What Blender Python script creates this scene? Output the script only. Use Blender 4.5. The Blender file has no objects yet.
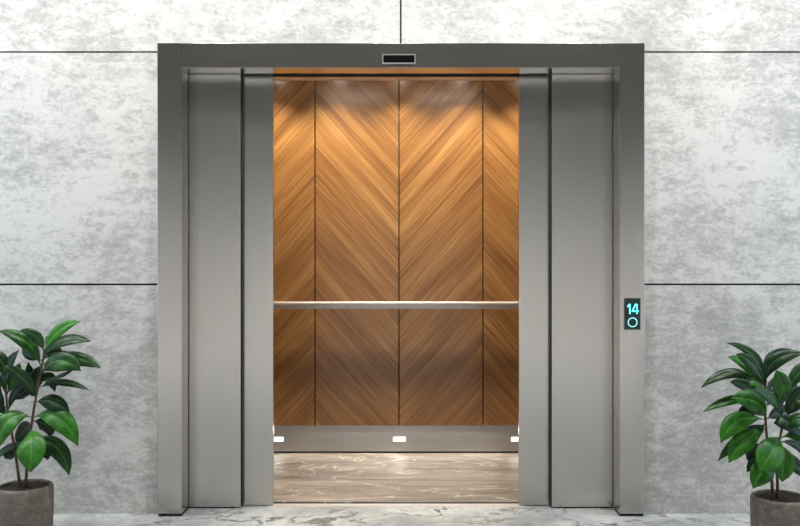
import bpy, bmesh, math, random
from mathutils import Vector
C = bpy.context.scene.collection
F = 873.6; CZ = 1.2106; D = 4.2
R = math.radians
def P(px, py, Y):
    s = (Y + D) / F
    return Vector(((px - 400) * s, Y, CZ - (py - 263) * s))
def PX(px, Y): return (px - 400) * (Y + D) / F
def PZ(py, Y): return CZ - (py - 263) * (Y + D) / F

# ---------------------------------------------------------------- materials
class NT:
    def __init__(s, name):
        s.m = bpy.data.materials.new(name); s.m.use_nodes = True
        s.t = s.m.node_tree; s.b = s.t.nodes['Principled BSDF']
    def n(s, typ, **kw):
        nd = s.t.nodes.new(typ)
        for k, v in kw.items():
            if k.startswith('i_'):
                nd.inputs[k[2:].replace('_', ' ')].default_value = v
            else: setattr(nd, k, v)
        return nd
    def l(s, a, b): s.t.links.new(a, b)
    def math(s, op, a, b=None, c=None, clamp=False):
        nd = s.t.nodes.new('ShaderNodeMath'); nd.operation = op; nd.use_clamp = clamp
        for i, v in enumerate((a, b, c)):
            if v is None: continue
            if isinstance(v, (int, float)): nd.inputs[i].default_value = v
            else: s.l(v, nd.inputs[i])
        return nd.outputs[0]
    def ramp(s, fac, stops):
        nd = s.t.nodes.new('ShaderNodeValToRGB'); e = nd.color_ramp.elements
        while len(e) < len(stops): e.new(0.5)
        for x, (p, c) in zip(e, stops):
            x.position = p; x.color = (c, c, c, 1) if isinstance(c, (int, float)) else (*c, 1)
        s.l(fac, nd.inputs[0]); return nd.outputs[0]
    def mix(s, fac, a, b, mode='MIX'):
        nd = s.t.nodes.new('ShaderNodeMix'); nd.data_type = 'RGBA'; nd.blend_type = mode
        for i, v in ((0, fac), (6, a), (7, b)):
            if isinstance(v, (int, float)) : nd.inputs[i].default_value = v
            elif isinstance(v, tuple): nd.inputs[i].default_value = (*v, 1)
            else: s.l(v, nd.inputs[i])
        return nd.outputs[2]
    def noise(s, vec, scale, detail=4, rough=.5, dist=0):
        nd = s.t.nodes.new('ShaderNodeTexNoise'); nd.inputs['Scale'].default_value = scale
        nd.inputs['Detail'].default_value = detail; nd.inputs['Roughness'].default_value = rough
        nd.inputs['Distortion'].default_value = dist
        s.l(vec, nd.inputs['Vector']); return nd.outputs['Fac']
    def pos(s, scale=(1, 1, 1), rot=(0, 0, 0), loc=(0, 0, 0)):
        g = s.t.nodes.new('ShaderNodeNewGeometry')
        mp = s.t.nodes.new('ShaderNodeMapping')
        mp.inputs['Scale'].default_value = scale; mp.inputs['Rotation'].default_value = rot
        mp.inputs['Location'].default_value = loc
        s.l(g.outputs['Position'], mp.inputs['Vector']); return mp.outputs['Vector']
    def set(s, **kw):
        for k, v in kw.items():
            inp = s.b.inputs[k.replace('_', ' ')]
            if isinstance(v, (int, float)): inp.default_value = v
            elif isinstance(v, tuple): inp.default_value = (*v, 1)
            else: s.l(v, inp)
        return s
    def bump(s, h, strength, dist=.01):
        nd = s.t.nodes.new('ShaderNodeBump'); nd.inputs['Strength'].default_value = strength
        nd.inputs['Distance'].default_value = dist
        s.l(h, nd.inputs['Height']); s.l(nd.outputs[0], s.b.inputs['Normal'])

def plain(name, col, rough=.5, metal=0., emit=None, es=0):
    m = NT(name); m.set(Base_Color=col, Roughness=rough, Metallic=metal)
    if emit: m.set(Emission_Color=emit, Emission_Strength=es)
    return m.m

def mat_concrete():
    m = NT('concrete')
    a = m.noise(m.pos((1, 1, 1.3), loc=(1.3, 0, .4)), 1.7, 5, .6, .3)
    b = m.noise(m.pos((1, 1, 1.9), loc=(3, 0, 1)), 9, 10, .78, .4)
    c = m.noise(m.pos((1, 1, 1.5), loc=(7, 0, 4)), 42, 6, .75)
    d = m.noise(m.pos((1, 1, 1.6), loc=(2, 0, 9)), 120, 4, .7)
    thr = m.math('ADD', b, m.math('MULTIPLY', m.math('SUBTRACT', a, .5), .55))
    thr = m.math('ADD', thr, m.math('MULTIPLY', m.math('SUBTRACT', c, .5), .55))
    thr = m.math('ADD', thr, m.math('MULTIPLY', m.math('SUBTRACT', d, .5), .25))
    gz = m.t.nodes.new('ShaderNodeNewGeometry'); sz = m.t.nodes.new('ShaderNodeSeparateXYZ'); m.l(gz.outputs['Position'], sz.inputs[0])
    low = m.math('LESS_THAN', sz.outputs[2], 1.107)     # more stains on the lower slabs, also standing in for the dimmer light there
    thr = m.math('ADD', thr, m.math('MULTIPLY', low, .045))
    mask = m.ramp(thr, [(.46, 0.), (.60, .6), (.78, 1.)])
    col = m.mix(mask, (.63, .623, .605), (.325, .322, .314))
    col = m.mix(m.ramp(a, [(.45, 0.), (.7, .25)]), col, (.42, .423, .415))
    m.set(Base_Color=col, Roughness=.75, Specular_IOR_Level=.25)
    m.bump(b, .15, .004)
    return m.m
def mat_marble():
    m = NT('white_marble')
    w = m.noise(m.pos((1, 1, 1)), 2.4, 6, .6)
    vec = m.pos((1, 1.3, 1), rot=(0, 0, .5))
    add = m.t.nodes.new('ShaderNodeVectorMath'); add.operation = 'MULTIPLY_ADD'
    nz = m.t.nodes.new('ShaderNodeTexNoise'); nz.inputs['Scale'].default_value = 3; nz.inputs['Detail'].default_value = 6
    m.l(vec, nz.inputs['Vector']); m.l(nz.outputs['Color'], add.inputs[0]); add.inputs[1].default_value = (.5, .5, .5); m.l(vec, add.inputs[2])
    n1 = m.noise(add.outputs[0], 3.2, 3, .5)
    v1 = m.math('ABSOLUTE', m.math('SUBTRACT', n1, .5))
    n2 = m.noise(add.outputs[0], 9, 4, .6)
    v2 = m.math('ABSOLUTE', m.math('SUBTRACT', n2, .5))
    f1 = m.ramp(v1, [(0, 1.), (.010, .8), (.03, 0.)])
    f2 = m.ramp(v2, [(0, .75), (.012, .3), (.05, 0.)])
    base = m.mix(m.ramp(w, [(.35, 0.), (.65, 1.)]), (.62, .63, .615), (.30, .32, .325))
    col = m.mix(f2, base, (.28, .28, .27))
    col = m.mix(m.math('MULTIPLY', f1, m.ramp(w, [(.35, 1.), (.6, .35)])), col, (.07, .065, .06))
    m.set(Base_Color=col, Roughness=.16)
    return m.m
def mat_cabfloor():
    m = NT('brown_marble')
    vec = m.pos((.7, 3., 1), rot=(0, 0, .10), loc=(.3, .2, 0))
    a = m.noise(vec, 1.1, 9, .62, 1.0)
    b = m.noise(m.pos((1.2, 9, 1), rot=(0, 0, -.08)), 4, 9, .72, .6)
    base = m.mix(m.ramp(a, [(.38, 0.), (.60, 1.)]), (.105, .083, .064), (.39, .345, .295))
    base = m.mix(m.ramp(b, [(.38, .65), (.62, 0.)]), base, (.085, .062, .045))
    v = m.math('ABSOLUTE', m.math('SUBTRACT', m.noise(m.pos((1, 2.2, 1), rot=(0, 0, .35), loc=(2, 1, 0)), 1.5, 5, .6, .6), .5))
    col = m.mix(m.ramp(v, [(0, .6), (.004, .25), (.012, 0.)]), base, (.75, .70, .64))
    m.set(Base_Color=col, Roughness=.5)
    return m.m
def mat_wood():
    m = NT('chevron_wood_veneer')
    g = m.t.nodes.new('ShaderNodeNewGeometry'); sp = m.t.nodes.new('ShaderNodeSeparateXYZ')
    m.l(g.outputs['Position'], sp.inputs[0])
    p = m.math('PINGPONG', m.math('ADD', sp.outputs[0], .0064), .535)
    side = m.math('FLOOR', m.math('DIVIDE', m.math('ADD', sp.outputs[0], .0064), .535))
    s = m.math('SUBTRACT', sp.outputs[2], m.math('MULTIPLY', p, 1.12))
    t = m.math('ADD', p, m.math('MULTIPLY', sp.outputs[2], 1.12))
    # strips of veneer with their own tone
    k = m.math('FLOOR', m.math('MULTIPLY', s, 11))
    wn = m.t.nodes.new('ShaderNodeTexWhiteNoise'); wn.noise_dimensions = '1D'
    m.l(k, wn.inputs['W'])
    cmb = m.t.nodes.new('ShaderNodeCombineXYZ')
    m.l(s, cmb.inputs[0]); m.l(m.math('MULTIPLY', t, .008), cmb.inputs[1]); m.l(m.math('MULTIPLY', side, 3.7), cmb.inputs[2])
    fine = m.noise(cmb.outputs[0], 230, 2, .6, 0)
    mid = m.noise(cmb.outputs[0], 75, 3, .6, 0)
    cmb2 = m.t.nodes.new('ShaderNodeCombineXYZ')
    m.l(s, cmb2.inputs[0]); m.l(m.math('MULTIPLY', t, .10), cmb2.inputs[1])
    med = m.noise(cmb2.outputs[0], 9, 4, .5, .2)
    f = m.math('ADD', m.math('MULTIPLY', fine, .45), m.math('MULTIPLY', mid, .32))
    f = m.math('ADD', f, m.math('MULTIPLY', med, .30))
    f = m.math('ADD', f, m.math('MULTIPLY', wn.outputs['Value'], .07))
    col = m.ramp(f, [(.40, (.11, .043, .011)), (.56, (.265, .119, .034)), (.72, (.50, .275, .095))])
    m.set(Base_Color=col, Roughness=m.ramp(fine, [(.3, .38), (.7, .30)]), Coat_Weight=.5, Coat_Roughness=.2)
    m.bump(fine, .06, .002)
    return m.m
def mat_steel(name, col=(.52, .50, .475), rough=.34, an=.0):
    m = NT(name)
    n = m.noise(m.pos((1, 1, .6)), 350, 2, .5)
    m.set(Base_Color=m.mix(n, tuple(c * .96 for c in col), tuple(c * 1.04 for c in col)), Metallic=1.,
          Roughness=m.math('ADD', m.math('MULTIPLY', n, .05), rough - .025))
    return m.m
def mat_leaf():
    m = NT('rubber_leaf')
    uv = m.t.nodes.new('ShaderNodeUVMap'); sp = m.t.nodes.new('ShaderNodeSeparateXYZ')
    m.l(uv.outputs[0], sp.inputs[0])
    d = m.math('ABSOLUTE', m.math('SUBTRACT', sp.outputs[0], .5))
    rib = m.ramp(d, [(.012, 1.), (.035, 0.)])
    at = m.t.nodes.new('ShaderNodeAttribute'); at.attribute_name = 'tone'
    n = m.noise(m.pos(), 25, 4, .6)
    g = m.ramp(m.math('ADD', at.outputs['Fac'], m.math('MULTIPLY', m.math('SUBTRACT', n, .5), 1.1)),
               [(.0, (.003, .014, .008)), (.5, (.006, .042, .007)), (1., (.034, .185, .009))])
    # side veins
    vv = m.math('SINE', m.math('MULTIPLY', m.math('ADD', sp.outputs[1], m.math('MULTIPLY', d, -.35)), 110))
    g = m.mix(m.ramp(vv, [(.8, 0.), (1., .07)]), g, (.08, .25, .04))
    col = m.mix(m.math('MULTIPLY', rib, .45), g, (.16, .32, .07))
    m.set(Base_Color=col, Roughness=.36, Subsurface_Weight=0.)
    m.set(Specular_IOR_Level=.33)
    return m.m
def mat_pot():
    m = NT('grey_brown_stone_pot')
    a = m.noise(m.pos((1, 1, 2.5)), 14, 8, .7, .8)
    c = m.noise(m.pos((2, 2, 1)), 22, 8, .75, 1.2)
    col = m.ramp(a, [(.3, (.085, .068, .055)), (.55, (.15, .125, .105)), (.75, (.24, .21, .185))])
    col = m.mix(m.ramp(c, [(.52, 0.), (.66, .5)]), col, (.33, .30, .27))
    m.set(Base_Color=col, Roughness=.7); m.bump(a, .4, .004)
    return m.m
def mat_soil():
    m = NT('soil'); a = m.noise(m.pos(), 90, 6, .7)
    m.set(Base_Color=m.ramp(a, [(.35, (.012, .009, .007)), (.7, (.06, .043, .03))]), Roughness=.9); m.bump(a, .8, .01)
    return m.m
def mat_bark():
    m = NT('stem_bark'); a = m.noise(m.pos((1, 1, 3)), 60, 5, .6)
    m.set(Base_Color=m.ramp(a, [(.35, (.045, .02, .014)), (.7, (.16, .075, .05))]), Roughness=.6); m.bump(a, .5, .003)
    return m.m

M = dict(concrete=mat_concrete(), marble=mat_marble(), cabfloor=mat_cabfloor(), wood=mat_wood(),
         steel=mat_steel('brushed_steel', rough=.22), steel_door=mat_steel('brushed_steel_door', rough=.26),
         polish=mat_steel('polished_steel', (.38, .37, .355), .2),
         chrome=mat_steel('polished_chrome', (.90, .89, .87), .30), kick=mat_steel('satin_steel', (.50, .50, .51), .42), rail=plain('bright_satin_rail', (.95, .94, .93), .28, .15),
         alu=plain('pale_aluminium', (.82, .80, .77), .35, .6), dark=plain('dark_gap', (.012, .011, .010), .6),
         joint=plain('joint_black', (.02, .02, .02), .8), black=plain('black_glass', (.004, .004, .004), .12),
         bezel=plain('dark_steel_bezel', (.12, .115, .11), .35, 1.), white=plain('white_paint', (.75, .75, .74), .7), ceil=plain('dark_ceiling_paint', (.02, .02, .0195), .9),
         cabceil=plain('cab_ceiling_panel', (.30, .28, .25), .4, .3),
         led=plain('led_diffuser', (1, 1, 1), .5, 0, (1, .95, .88), 3.),
         lamp=plain('lamp_face', (1, 1, 1), .5, 0, (1, .90, .80), 16.),
         screen=plain('screen_dark_teal', (.001, .006, .007), .5, 0, (.0, .12, .13), .10),
         cyan=plain('cyan_glow', (.1, .6, .6), .4, 0, (.16, .95, .93), 1.4),
         ringm=plain('cyan_ring_glow', (.3, .6, .6), .4, 0, (.35, .85, .85), .75),
         leaf=mat_leaf(), pot=mat_pot(), soil=mat_soil(), bark=mat_bark())

# ---------------------------------------------------------------- helpers
def obj(name, bm, mats, parent=None, bevel=0, smooth=False):
    me = bpy.data.meshes.new(name); bm.normal_update(); bm.to_mesh(me); bm.free()
    o = bpy.data.objects.new(name, me); C.objects.link(o)
    for m in (mats if isinstance(mats, list) else [mats]): me.materials.append(M[m])
    if smooth:
        for p in me.polygons: p.use_smooth = True
    if bevel:
        b = o.modifiers.new('bevel', 'BEVEL'); b.width = bevel; b.segments = 2; b.limit_method = 'ANGLE'
    if parent:
        o.parent = parent; o.matrix_parent_inverse = parent.matrix_world.inverted()
    return o
def box(bm, x0, x1, y0, y1, z0, z1, mi=0):
    v = [bm.verts.new((x, y, z)) for z in (z0, z1) for y in (y0, y1) for x in (x0, x1)]
    for f in ((0, 2, 3, 1), (4, 5, 7, 6), (0, 1, 5, 4), (2, 6, 7, 3), (0, 4, 6, 2), (1, 3, 7, 5)):
        fc = bm.faces.new([v[i] for i in f]); fc.material_index = mi
def boxes(*bs):
    bm = bmesh.new()
    for b in bs: box(bm, *b)
    return bm
def tag(o, label=None, cat=None, group=None, kind=None):
    for k, v in (('label', label), ('category', cat), ('group', group), ('kind', kind)):
        if v: o[k] = v
    return o
def empty(name, loc=(0, 0, 0)):
    o = bpy.data.objects.new(name, None); C.objects.link(o); o.location = loc; o.empty_display_size = .1
    bpy.context.view_layer.update(); return o
def struct(name, bm, m, bevel=0): return tag(obj(name, bm, m, None, bevel), kind='structure')

# ---------------------------------------------------------------- room
ZC = 3.3; XL = 5.0; YF = -14.0
Xo0, Xo1, Zo = PX(157.3, -.03), PX(644.6, -.03), PZ(43, -.03)   # outline of the door frame
bm = bmesh.new()
g = .0045
zr = [(0, PZ(284.5, 0)), (PZ(284.5, 0), PZ(51, 0)), (PZ(51, 0), ZC)]
xs = PX(400.7, 0)
for i, (a, b) in enumerate(zr):
    a2 = a + (g if i else 0); b2 = b - (g if i < 2 else 0)
    if i < 2:
        box(bm, -XL, Xo0 - .006, .018, .05, a2, b2); box(bm, Xo1 + .006, XL, .018, .05, a2, b2)  # slit bares the black backing, put in for the shadow beside the frame
    else:
        zt = Zo - .012
        box(bm, -XL, Xo0 - .006, .018, .05, a2, zt); box(bm, Xo1 + .006, XL, .018, .05, a2, zt)
        box(bm, -XL, xs - g, .018, .05, zt, b2); box(bm, xs + g, XL, .018, .05, zt, b2)
box(bm, -XL, Xo0 + .012, .05, .10, 0, ZC, 1); box(bm, Xo1 - .012, XL, .05, .10, 0, ZC, 1)
box(bm, Xo0 + .012, Xo1 - .012, .05, .10, Zo - .012, ZC, 1)
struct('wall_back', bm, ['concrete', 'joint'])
SILL0, SILL1, CAB0 = .146, .196, .226
struct('floor', boxes((-XL, XL, YF, SILL0 - .002, -.1, 0)), 'marble')
struct('ceiling', boxes((-XL, XL, YF, .1, ZC, ZC + .1)), 'ceil')
struct('wall_left', boxes((-XL - .1, -XL, YF, .1, 0, ZC)), 'white')
struct('wall_right', boxes((XL, XL + .1, YF, .1, 0, ZC)), 'white')
struct('wall_front', boxes((-XL, XL, YF - .1, YF, 0, ZC)), 'white')
# dark shaft lining around the opening
bm = boxes((-1.5, 1.5, .105, .20, 2.20, 2.45), (-1.5, -1.10, .19, .24, 0, 2.45), (1.10, 1.5, .19, .24, 0, 2.45),
           (-1.5, -1.45, .1, .24, 0, 2.45), (1.45, 1.5, .1, .24, 0, 2.45), (-1.5, 1.5, SILL0, CAB0, -.12, -.035))
struct('trim_1', bm, 'dark')

# ---------------------------------------------------------------- door frame
fr = tag(empty('elevator_surround', (0, 0, 0)), 'wide grey brushed steel frame around the elevator opening in the concrete wall', 'elevator frame')
Xi0, Xi1, Zi = PX(181.8, -.03), PX(619.8, -.03), PZ(67.8, -.03)
zb = PZ(513.6, -.03)
YJ = .095
obj('jamb', boxes((Xo0, Xi0, -.03, YJ, zb, Zo)), 'steel', fr, .0012)
obj('jamb', boxes((Xi1, Xo1, -.03, YJ, zb, Zo)), 'steel', fr, .0012)
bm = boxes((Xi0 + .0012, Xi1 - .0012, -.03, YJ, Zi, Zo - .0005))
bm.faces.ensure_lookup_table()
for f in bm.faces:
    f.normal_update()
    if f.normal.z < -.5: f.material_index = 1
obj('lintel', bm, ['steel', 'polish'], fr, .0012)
obj('shadow_gap_block', boxes((Xo0 + .003, Xi0 - .003, -.022, YJ - .004, 0, zb)), 'dark', fr)  # black block put in for the dark shadow gap under the jamb
obj('shadow_gap_block', boxes((Xi1 + .003, Xo1 - .003, -.022, YJ - .004, 0, zb)), 'dark', fr)

# position window on the lintel
x0, x1, z0, z1 = PX(382.2, -.034), PX(415.6, -.034), PZ(63.6, -.034), PZ(54, -.034)
s = tag(empty('lintel_sensor', ((x0 + x1) / 2, -.03, z0)), 'small black slot in a pale thin bezel at the middle of the frame top', 'sensor')
t = .005
obj('bezel', boxes((x0, x1, -.034, -.0302, z0, z0 + t), (x0, x1, -.034, -.0302, z1 - t, z1), (x0, x0 + t, -.034, -.0302, z0 + t, z1 - t), (x1 - t, x1, -.034, -.0302, z0 + t, z1 - t)), 'chrome', s)
obj('dark_window', boxes((x0 + t, x1 - t, -.0325, -.0302, z0 + t, z1 - t)), 'black', s)

# ---------------------------------------------------------------- doors
def door(x0, x1, y0, y1, pz, label):
    yb = PZ(pz, y0)
    d = tag(empty('sliding_elevator_panel', ((x0 + x1) / 2, (y0 + y1) / 2, 0)), label, 'elevator door', 'sliding steel panels of the elevator doors')
    obj('steel_sheet', boxes((x0, x1, y0, y1, yb, 2.19)), 'steel_door', d, .0012)
    xe = x1 if x0 < -1 else x0; sg = 1 if x0 < -1 else -1
    obj('edge_shade_strip', boxes((min(xe, xe + sg * .0065), max(xe, xe + sg * .0065), y0 + .012, y1 + .006, yb, 2.185)), 'dark', d) if pz > 506 else None  # black strip put in for the shadow line where the panels overlap
    obj('bottom_guide', boxes((x0 + .03, x1 - .03, y0 + .008, y1 - .008, 0.0005, yb)), 'dark', d)
YS, YSF = .108, .152
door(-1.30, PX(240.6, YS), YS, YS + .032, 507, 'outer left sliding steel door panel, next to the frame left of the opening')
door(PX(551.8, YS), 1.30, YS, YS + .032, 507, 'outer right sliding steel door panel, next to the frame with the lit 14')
door(-1.24, PX(273.2, YSF), YSF, YSF + .032, 505, 'inner left sliding steel door panel, narrow strip at the left edge of the wood cab')
door(PX(519, YSF), 1.24, YSF, YSF + .032, 505, 'inner right sliding steel door panel, narrow strip at the right edge of the wood cab')
sl = obj('metal_threshold', boxes((-1.08, 1.08, SILL0, .166, -.03, 0), (-1.08, 1.08, .172, SILL1, -.03, 0), (-1.08, 1.08, .166, .172, -.03, -.006)), 'alu')
tag(sl, 'thin pale metal sill strip on the floor under the elevator doors', 'threshold')

# ---------------------------------------------------------------- cab
YB = 1.366
cab = tag(empty('elevator_cab', (0, .8, 0)), 'open elevator cab lined with chevron wood panels behind the steel doors', 'elevator cab')
W = 0.535; XJ = -.0064; H = 2.42; HWL, HWR = XJ - 2 * W, XJ + 2 * W
obj('cab_floor', boxes((HWL, HWR, CAB0, YB, -.04, 0)), 'cabfloor', cab)
zk0, zk1 = PZ(451.2, YB), PZ(426.2, YB)
zr0, zr1 = PZ(309, YB), PZ(304.5, YB)
jg = .0035
for (a, b) in ((zk1 + .004, zr0), (zr1, H)):
    for k in range(-2, 2):
        xa, xb = XJ + k * W, XJ + (k + 1) * W
        obj('wood_panel', boxes((xa + jg, xb - jg, YB, YB + .02, a, b)), 'wood', cab, .0015)
obj('back_wall', boxes((HWL, HWR, YB + .021, YB + .06, 0, H)), 'dark', cab)
kp = obj('kick_plate', boxes((HWL, HWR, YB - .004, YB + .018, zk0, zk1), (HWL, HWR, YB - .007, YB + .018, zk1, zk1 + .004)), 'kick', cab)
obj('trim_strip', boxes((HWL, HWR, YB + .004, YB + .018, zr0 + .002, zr1 - .002)), 'kick', cab)
for px in (277.2, 399.3, 517.4):
    cx = PX(px, YB - .006); zc = PZ(439.3, YB - .006)
    obj('kick_light', boxes((cx - .038, cx + .038, YB - .008, YB - .0045, zc - .013, zc + .013)), 'led', kp)
# side walls with wood panels, front return, ceiling
for sx in (-1, 1):
    X = HWL if sx < 0 else HWR
    xa, xb = (X - .02, X) if sx < 0 else (X, X + .02)
    ws = (YB - CAB0 - .05) / 2
    for j in range(2):
        for (a, b) in ((zk1, zr0), (zr1, H)):
            obj('wood_panel', boxes((xa, xb, CAB0 + .05 + j * ws + jg, CAB0 + .05 + (j + 1) * ws - jg, a, b)), 'wood', cab, .0015)
    obj('side_wall', boxes((xa - .03 if sx < 0 else xb, xa if sx < 0 else xb + .03, CAB0, YB + .02, 0, H)), 'dark', cab)
    obj('kick_plate', boxes((xa + .002, xb + .002, CAB0 + .05, YB - .004, .012, zk1 - .002) if sx < 0 else (xa - .002, xb - .002, CAB0 + .05, YB - .004, .012, zk1 - .002)), 'kick', cab)
    xr = (HWL, -.66) if sx < 0 else (.66, HWR)
    obj('front_return', boxes((xr[0], xr[1], .21, .27, 0, H)), 'kick', cab)
HDR = 2.1475
bm = boxes((-.66, .66, .20, .285, HDR, H))
for f in bm.faces:
    f.normal_update()
    if f.normal.y < -.5: f.material_index = 1  # front face coloured black to put the shade of the slot on it
obj('header', bm, ['kick', 'dark'], cab)
obj('cab_ceiling', boxes((HWL, HWR, .20, YB + .02, H, H + .04)), 'cabceil', cab)
LX = [-.80, -.40, 0.0, .40, .80]
def disc(bm, cx, cy, z0, z1, r, n=32):
    a = [bm.verts.new((cx + r * math.cos(2 * math.pi * i / n), cy + r * math.sin(2 * math.pi * i / n), z0)) for i in range(n)]
    b = [bm.verts.new((v.co.x, v.co.y, z1)) for v in a]
    bm.faces.new(a[::-1]); bm.faces.new(b)
    for i in range(n): bm.faces.new((a[i], a[(i + 1) % n], b[(i + 1) % n], b[i]))
def lamp(name, typ, loc, energy, col=(1, 1, 1), rot=(0, 0, 0), parent=None, **kw):
    l = bpy.data.lights.new(name, typ); l.energy = energy; l.color = col
    for k, v in kw.items(): setattr(l, k, v)
    o = bpy.data.objects.new(name, l); C.objects.link(o); o.location = loc; o.rotation_euler = rot
    return o
for lx in LX:
    for ly in (1.13,):
        bm = bmesh.new(); disc(bm, lx, ly, H - .006, H - .0005, .035)
        obj('ceiling_spot', bm, 'lamp', cab)
for sx in (-1, 1):
    obj('ceiling_light_panel', boxes((sx * .33 - .21, sx * .33 + .21, .55, .65, H - .01, H - .0005)), 'lamp', cab)
# handrail
hr_y = YB - .055
hz0, hz1 = PZ(304.8, hr_y), PZ(301.6, hr_y)
bm = bmesh.new(); hzc = (hz0 + hz1) / 2; hh = (hz1 - hz0) / 2; nn = 20
ea = [[bm.verts.new((x, hr_y + .012 * math.cos(2 * math.pi * i / nn), hzc + hh * math.sin(2 * math.pi * i / nn))) for i in range(nn)] for x in (HWL + .03, HWR - .03)]
for i in range(nn): bm.faces.new((ea[0][i], ea[0][(i + 1) % nn], ea[1][(i + 1) % nn], ea[1][i])).smooth = True
bm.faces.new(ea[0]); bm.faces.new(ea[1]); bmesh.ops.recalc_face_normals(bm, faces=bm.faces[:])
hr = obj('handrail', bm, 'rail', cab)
for hx in (-.80, .0 - .27, .27, .80):
    obj('rail_bracket', boxes((hx - .01, hx + .01, hr_y + .010, YB + .004, hz0 + .003, hz1 - .003)), 'chrome', hr)

# ---------------------------------------------------------------- floor display
YD = -.0335
x0, x1, z0, z1 = PX(624.2, YD), PX(640.5, YD), PZ(329.8, YD), PZ(298, YD)
fp = tag(empty('floor_display', ((x0 + x1) / 2, -.03, z0)), 'small dark call panel with glowing cyan 14 on the right side of the steel frame', 'call panel')
b_ = .004
obj('display_bezel', boxes((x0, x1, YD, -.0302, z0, z0 + b_), (x0, x1, YD, -.0302, z1 - b_, z1), (x0, x0 + b_, YD, -.0302, z0 + b_, z1 - b_), (x1 - b_, x1, YD, -.0302, z0 + b_, z1 - b_)), 'bezel', fp)
scr = obj('display_screen', boxes((x0 + b_, x1 - b_, -.0325, -.0302, z0 + b_, z1 - b_)), 'screen', fp)
def prism(polys, name, mat, parent, y0=-.0337, y1=-.0326):
    bm = bmesh.new()
    for pl in polys:
        a = [bm.verts.new((PX(x, y0), y0, PZ(y, y0))) for x, y in pl]
        b = [bm.verts.new((v.co.x, y1, v.co.z)) for v in a]
        n = len(pl); bm.faces.new(a); bm.faces.new(b[::-1])
        for i in range(n): bm.faces.new((a[i], b[i], b[(i + 1) % n], a[(i + 1) % n]))
    bmesh.ops.recalc_face_normals(bm, faces=bm.faces[:])
    return obj(name, bm, mat, parent)
prism([[(629.2, 303.8), (630.6, 303.8), (630.6, 314), (629.2, 314), (629.2, 306.6), (627.3, 307.6), (627.3, 305.9)]], 'digit_one', 'cyan', scr)
prism([[(636.3, 303.8), (637.6, 303.8), (637.6, 314), (636.3, 314)], [(631.8, 310.4), (638.9, 310.4), (638.9, 311.8), (631.8, 311.8)],
       [(635.2, 303.8), (636.6, 303.8), (633.3, 310.6), (631.8, 310.6)]], 'digit_four', 'cyan', scr)
bm = bmesh.new(); n = 40
cx, cz = PX(632.6, YD), PZ(322.3, YD); ro, ri = 4.9 / 209.6, 3.9 / 209.6
rings = []
for r, y in ((ro, -.0326), (ro, -.0337), (ri, -.0337), (ri, -.0326)):
    rings.append([bm.verts.new((cx + r * math.cos(2 * math.pi * i / n), y, cz + r * math.sin(2 * math.pi * i / n))) for i in range(n)])
for j in range(4):
    A, B = rings[j], rings[(j + 1) % 4]
    for i in range(n): bm.faces.new((A[i], A[(i + 1) % n], B[(i + 1) % n], B[i]))
bmesh.ops.recalc_face_normals(bm, faces=bm.faces[:])
obj('call_button_ring', bm, 'ringm', fp)

# ---------------------------------------------------------------- plants
def pot(parent, cx, cy, r=.119, h=.232):
    prof = [(0, 0), (r * .90, 0), (r * .955, .006), (r * .97, .03), (r * 1.0, h * .6), (r, h - .014), (r - .004, h - .004), (r - .011, h), (r - .015, h - .003), (r - .016, h - .012), (r - .017, h - .03), (0, h - .031)]
    bm = bmesh.new(); n = 64; prev = None
    for (rr, z) in prof:
        if rr == 0: cur = [bm.verts.new((cx, cy, z))]
        else: cur = [bm.verts.new((cx + rr * math.cos(2 * math.pi * i / n), cy + rr * math.sin(2 * math.pi * i / n), z)) for i in range(n)]
        if prev:
            for i in range(n):
                a, b = prev[i % len(prev)], prev[(i + 1) % len(prev)]; c, d = cur[(i + 1) % len(cur)], cur[i % len(cur)]
                bm.faces.new([v for k, v in enumerate((a, b, c, d)) if v not in (a, b, c, d)[:k]])
        prev = cur
    obj('pot', bm, 'pot', parent, 0, True)
    rnd = random.Random(5); bm = bmesh.new(); prev = [bm.verts.new((cx, cy, h - .008))]
    for k in range(1, 12):
        rr = (r - .0175) * k / 11
        cur = [bm.verts.new((cx + rr * math.cos(2 * math.pi * i / 48), cy + rr * math.sin(2 * math.pi * i / 48), h - .012 + rnd.uniform(-.003, .003))) for i in range(48)]
        for i in range(48):
            a, b = prev[i % len(prev)], prev[(i + 1) % len(prev)]
            bm.faces.new((a, b, cur[(i + 1) % 48], cur[i]) if a is not b else (a, cur[(i + 1) % 48], cur[i]))
        prev = cur
    obj('soil', bm, 'soil', parent, 0, True)
def smooth_path(pts, n=6):
    out = []
    for i in range(len(pts) - 1):
        p0 = pts[max(i - 1, 0)]; p1 = pts[i]; p2 = pts[i + 1]; p3 = pts[min(i + 2, len(pts) - 1)]
        for k in range(n):
            t = k / n
            out.append(.5 * ((2 * p1) + (p2 - p0) * t + (2 * p0 - 5 * p1 + 4 * p2 - p3) * t * t + (3 * p1 - p0 - 3 * p2 + p3) * t ** 3))
    out.append(pts[-1]); return out
def tube(bm, pts, r0, r1, n=10):
    prev = None
    for i, p in enumerate(pts):
        d = (pts[min(i + 1, len(pts) - 1)] - pts[max(i - 1, 0)]).normalized()
        u = d.cross(Vector((0, 1, 0)) if abs(d.y) < .9 else Vector((1, 0, 0))).normalized(); v = d.cross(u)
        r = r0 + (r1 - r0) * i / (len(pts) - 1)
        cur = [bm.verts.new(p + r * (math.cos(2 * math.pi * k / n) * u + math.sin(2 * math.pi * k / n) * v)) for k in range(n)]
        if prev:
            for k in range(n): bm.faces.new((prev[k], prev[(k + 1) % n], cur[(k + 1) % n], cur[k]))
        else: bm.faces.new(cur)
        prev = cur
    bm.faces.new(prev[::-1])
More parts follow.
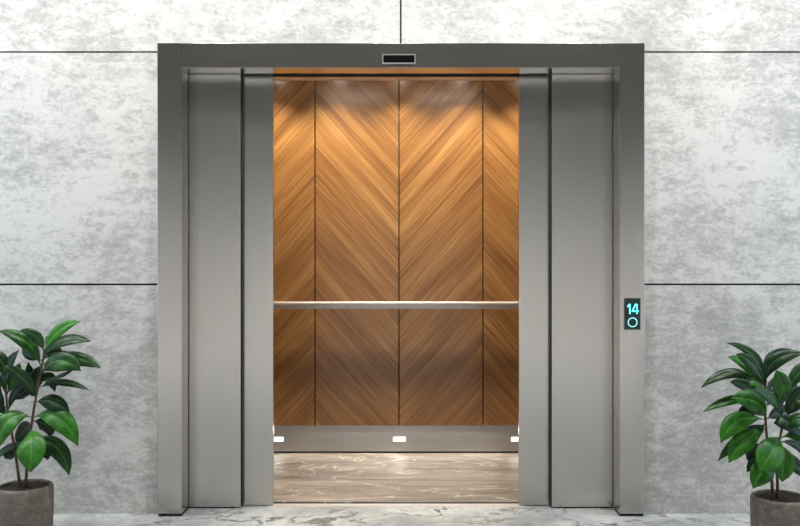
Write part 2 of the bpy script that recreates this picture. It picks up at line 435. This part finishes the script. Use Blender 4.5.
def leaf(bm, uvl, tone_l, B, Mid, T, w, face, tone, curl=.25):
    # B base, Mid point on the way, T tip; w real half width; face = direction the blade looks
    B, Mid, T = Vector(B), Vector(Mid), Vector(T)
    ctrl = 2 * Mid - .5 * (B + T)
    n, m = 18, 6
    pts = [(1 - t) ** 2 * B + 2 * t * (1 - t) * ctrl + t * t * T for t in [i / n for i in range(n + 1)]]
    rows = []
    for i, p in enumerate(pts):
        t = i / n
        d = (pts[min(i + 1, n)] - pts[max(i - 1, 0)]).normalized()
        s = d.cross(face).normalized(); nn = s.cross(d).normalized()
        if t < .10: ww = .0022
        else:
            q = (t - .10) / .90
            ww = w * (math.sin(math.pi * q ** 1.02) ** .78) * (1 - .12 * q) + .0014
            if q > .93: ww = max(ww * .75, .0008)
        row = []
        for k in range(-m, m + 1):
            u = k / m
            off = abs(u) * ww * curl * 1.1 - (abs(u) ** 2.2) * ww * curl * 1.3     # shallow channel, edges rolled back
            wav = math.sin(t * 17 + k) * .0006
            row.append(bm.verts.new(p + s * u * ww + nn * (off + wav)))
        rows.append(row)
    for i in range(n):
        for k in range(2 * m):
            f = bm.faces.new((rows[i][k], rows[i][k + 1], rows[i + 1][k + 1], rows[i + 1][k]))
            f.smooth = True
            for lp, (a, b) in zip(f.loops, ((k, i), (k + 1, i), (k + 1, i + 1), (k, i + 1))):
                lp[uvl].uv = (a / (2 * m), b / n)
                lp[tone_l] = (tone, tone, tone, 1)
def shoot(parent, stem_pts, r0, leaves, Yc):
    """stem_pts: (px, py, Y).  leaves: (base, mid, tip in px), depth of mid/tip from the stem, width px, up-tilt, tone"""
    pts = smooth_path([P(*q) for q in stem_pts])
    bm = bmesh.new(); tube(bm, pts, r0, r0 * .55)
    st = obj('stem', bm, 'bark', parent, 0, True)
    bm = bmesh.new(); uvl = bm.loops.layers.uv.new('UVMap'); tl = bm.loops.layers.float_color.new('tone')
    for L in leaves:
        (bx, by), (mx, my), (tx, ty), dm, dt, w, up, tone = L[:8]
        roll = L[8] if len(L) > 8 else 0
        B = P(bx, by, Yc)
        # start the petiole on the stem itself
        near = min(pts, key=lambda q: (q - B).length)
        if (near - B).length < .06: B = near.copy()
        Mi = P(mx, my, Yc + dm); T = P(tx, ty, Yc + dt)
        a = R(up)
        face = Vector((math.sin(R(roll)), -math.cos(a) * math.cos(R(roll)), math.sin(a)))
        hw = w * .43 * (D + Yc) / F
        leaf(bm, uvl, tl, B, Mi, T, hw, face, tone)
    fo = obj('foliage', bm, 'leaf', st)
    so = fo.modifiers.new('thick', 'SOLIDIFY'); so.thickness = .0012; so.offset = 0
    return st
def plant(cx, cy, label, shoots):
    root = tag(empty('potted_rubber_plant', (cx, cy, 0)), label, 'potted plant', 'rubber plants in stone pots beside the elevator')
    pot(root, cx, cy)
    for (sp, r0, lv) in shoots: shoot(root, sp, r0, lv, cy)

YL = -.344
cxl = PX(25, YL)
# (base),(mid),(tip), dmid, dtip, width px, up-tilt deg, tone
LL = [
 ((40,362),(30,350),(41,333), .05,.07, 20, 10,.25),
 ((44,352),(52,338),(52,333), .05,.07, 16, 10,.45),
 ((48,350),(58,331),(80,321.5), .02,.03, 16, 35,.85),
 ((46,358),(62,341),(91,341.5), -.01,-.02, 20, 50,.30),
 ((36,366),(26,342),(-2,331), .0,-.02, 17, 40,.55),
 ((44,352),(36,337),(20,330), -.02,-.04, 13, 30,.50),
 ((46,366),(72,358),(101,368), .03,.02, 19, 35,.55),
 ((41,376),(58,361),(81,371), -.05,-.07, 27, 28,.50),
 ((42,382),(60,376),(76,367), -.03,-.04, 10, 60,.4),
 ((41,388),(60,382),(89,390), -.01,-.02, 13, 60,.25),
 ((38,398),(32,385),(28,362), .05,.07, 17, 10,.15),
 ((35,398),(24,380),(5,365.5), -.05,-.07, 17, 30,.40),
 ((35,388),(19,388),(9,409), .03,.05, 14, 35,.15),
 ((37,392),(37,378),(40,366), .02,.04, 18, 10,.12),
 ((35,402),(52,402),(70,414), -.01,-.02, 20, 30,.30),
 ((33,416),(8,421),(-4,452), -.06,-.10, 28, 35,.80),
 ((35,418),(58,418),(78,446), -.04,-.06, 26, 35,.80),
 ((35,420),(46,425),(50,437), .04,.06, 18, 15,.25),
 ((31,428),(31,447),(30.5,472.5), -.09,-.12, 35, 22,.85),
 ((36,440),(56,447),(69,475.5), -.01,-.02, 21, 30,.45),
 ((24,446),(12,452),(5,459), .04,.05, 16, 25,.20),
 ((24,440),(8,448),(-6,460), .03,.04, 12, 45,.30),
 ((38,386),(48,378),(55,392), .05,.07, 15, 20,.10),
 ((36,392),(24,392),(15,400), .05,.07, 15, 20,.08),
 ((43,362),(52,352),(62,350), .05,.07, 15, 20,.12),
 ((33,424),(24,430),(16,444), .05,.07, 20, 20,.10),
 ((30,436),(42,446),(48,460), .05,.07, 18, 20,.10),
]
LL2 = [
 ((8,396),(5,373),(19,350), .0,-.01, 22, 12,.22, -35),
 ((8,410),(-3,398),(0,382), -.04,-.06, 16, 12,.15),
 ((9,396),(14,378),(20,363), -.02,-.03, 13, 10,.55),
 ((8,414),(-4,404),(-16,390), .02,.03, 15, 30,.3),
 ((8,392),(-8,380),(-26,390), .0,.0, 18, 45,.4),
 ((8,384),(2,362),(-14,350), .0,.02, 16, 30,.4),
 ((7,378),(-14,362),(-30,372), -.05,-.06, 18, 40,.5),
 ((10,425),(-12,420),(-34,436), -.02,-.03, 22, 40,.6),
]
plant(cxl, YL, 'rubber plant with glossy green leaves in a brown pot at the left edge', [
 ([(24.5,490,YL),(26.5,474,YL),(27,450,YL),(31,428,YL),(34,408,YL),(37,392,YL),(41,372,YL),(44,352,YL)], .0075, LL),
 ([(20.5,490,YL+.01),(17.5,468,YL+.01),(14,445,YL+.02),(10,425,YL+.02),(7,405,YL+.01),(6,388,YL),(6,376,YL)], .007, LL2)])

YR = -.526
cxr = PX(780.5, YR)
RL = [
 ((766,388),(755,357),(727,343), .02,.03, 12, 30,.30),
 ((765,390),(750,367),(728,357), .0,-.02, 18, 32,.80),
 ((765,388),(754,366),(736,354), -.05,-.05, 18, 30,.30),
 ((765,376),(770,358),(791,349), .05,.07, 10, 25,.15),
 ((766,385),(775,361),(806,353), -.02,-.03, 18, 35,.28),
 ((765,392),(735,373),(701,388), .02,.01, 15, 45,.30),
 ((765,393),(748,386),(730,382), -.03,-.05, 18, 40,.30),
 ((766,388),(752,382),(742,378), -.01,.03, 14, 50,.75),
 ((764,403),(736,399),(703,412), .02,.01, 13, 45,.75),
 ((776,418),(757,403),(731,398), -.06,-.09, 29, 28,.70),
 ((765,420),(738,421),(721,443), -.02,-.04, 24, 38,.85),
 ((766,424),(754,432),(742,436), .05,.07, 17, 25,.12),
 ((767,428),(742,438),(718,461), .01,.02, 14, 40,.40),
 ((768,433),(745,440),(729,463), -.03,-.05, 25, 32,.85),
 ((772,456),(757,461),(747,472), .04,.05, 14, 25,.15),
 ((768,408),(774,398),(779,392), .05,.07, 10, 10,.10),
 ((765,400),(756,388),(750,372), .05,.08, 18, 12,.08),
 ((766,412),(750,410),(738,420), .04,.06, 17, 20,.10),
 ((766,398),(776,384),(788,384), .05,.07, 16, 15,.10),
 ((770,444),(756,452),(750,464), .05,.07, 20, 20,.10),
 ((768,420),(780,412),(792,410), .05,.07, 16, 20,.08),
]
RL2 = [
 ((784,420),(772,399),(752,389), -.08,-.10, 16, 35,.50),
 ((788,404),(783,388),(776,370), -.05,-.07, 24, 8,.70),
 ((790,398),(779,402),(784,392), -.03,-.04, 10, 20,.5),
 ((786,396),(794,380),(808,377), .03,.04, 8, 40,.15),
 ((788,418),(795,402),(806,384), -.02,-.03, 20, 20,.30),
 ((780,432),(781,418),(806,440), -.05,-.05, 24, 35,.18),
 ((780,432),(796,420),(812,424), -.07,-.08, 20, 40,.5),
 ((777,434),(772,452),(759,471.5), -.09,-.12, 34, 22,.80),
 ((780,442),(783,460),(782,482), -.04,-.06, 30, 24,.80),
 ((778,462),(764,470),(753,488.5), -.06,-.08, 27, 28,.75),
 ((782,442),(798,446),(810,462), .02,.02, 13, 40,.15),
 ((785,405),(805,400),(826,412), -.03,-.04, 20, 40,.5),
 ((785,395),(800,372),(822,366), .02,.03, 18, 30,.4),
 ((780,440),(806,436),(830,455), -.04,-.05, 22, 40,.7),
 ((776,458),(792,462),(808,480), .02,.02, 20, 35,.5),
 ((786,400),(792,388),(800,392), .04,.06, 12, 20,.2),
]
plant(cxr, YR, 'rubber plant with glossy green leaves in a brown pot at the right edge', [
 ([(772.5,501,YR),(772,484,YR),(770,460,YR),(767,438,YR),(765.5,420,YR),(764.5,400,YR),(766,380,YR)], .0075, RL),
 ([(777,501,YR+.01),(777.5,482,YR+.01),(776,462,YR+.01),(779,442,YR+.01),(784,420,YR),(787,404,YR),(787,390,YR)], .007, RL2)])

# ---------------------------------------------------------------- lights
for lx in LX:
    lamp('cab_spot', 'SPOT', (lx, 1.13, H - .012), 58, (1, .885, .68), (0, 0, 0), spot_size=R(114), spot_blend=1., shadow_soft_size=.03)
for px in (277.2, 399.3, 517.4):
    lamp('kick_lamp', 'AREA', (PX(px, YB), YB - .012, PZ(439.3, YB)), .10, (1, .95, .88), (R(-75), 0, 0), shape='RECTANGLE', size=.08, size_y=.03)
lamp('added_floor_glow', 'AREA', (0, YB - .03, .155), 1.5, (1, .95, .88), (R(-35), 0, 0), shape='RECTANGLE', size=1.25, size_y=.02)  # added strip light without a real fitting, brightens the back of the floor
# wall washers on the lobby ceiling, and the general lobby lamps
for k in range(9):
    x = (k - 4) * 1.05
    lamp('wall_washer', 'SPOT', (x, -.85, 3.27), 112, (1, .998, .98), (R(20), 0, 0), spot_size=R(110), spot_blend=.8, shadow_soft_size=.10)
for yy in (-2.6, -4.6, -6.6, -8.6, -10.6, -12.6):
    for k in range(5):
        lamp('lobby_downlight', 'SPOT', ((k - 2) * 1.8, yy, 3.27), 60 if yy > -4 else 335, (1, .99, .97), (0, 0, 0), spot_size=R(105), spot_blend=.7, shadow_soft_size=.10)
for sx in (-1, 1):
    lamp('cool_side_light', 'AREA', (sx * 2.7, -.8, 1.5), 8, (.55, .8, 1.), (0, sx * R(90), 0), shape='RECTANGLE', size=2., size_y=.8)

w = bpy.data.worlds.new('World'); bpy.context.scene.world = w; w.use_nodes = True
w.node_tree.nodes['Background'].inputs[0].default_value = (.5, .55, .6, 1); w.node_tree.nodes['Background'].inputs[1].default_value = .05

# ---------------------------------------------------------------- camera
cam = bpy.data.cameras.new('Camera'); co = bpy.data.objects.new('Camera', cam); C.objects.link(co)
cam.sensor_width = 36; cam.lens = 36 * F / 800
co.location = (0, -D, CZ); co.rotation_euler = (R(90), 0, 0)
sc = bpy.context.scene; sc.camera = co
vs = sc.view_settings; vs.view_transform = 'Standard'; vs.look = 'None'; vs.gamma = 1; vs.exposure = 0; vs.use_curve_mapping = False
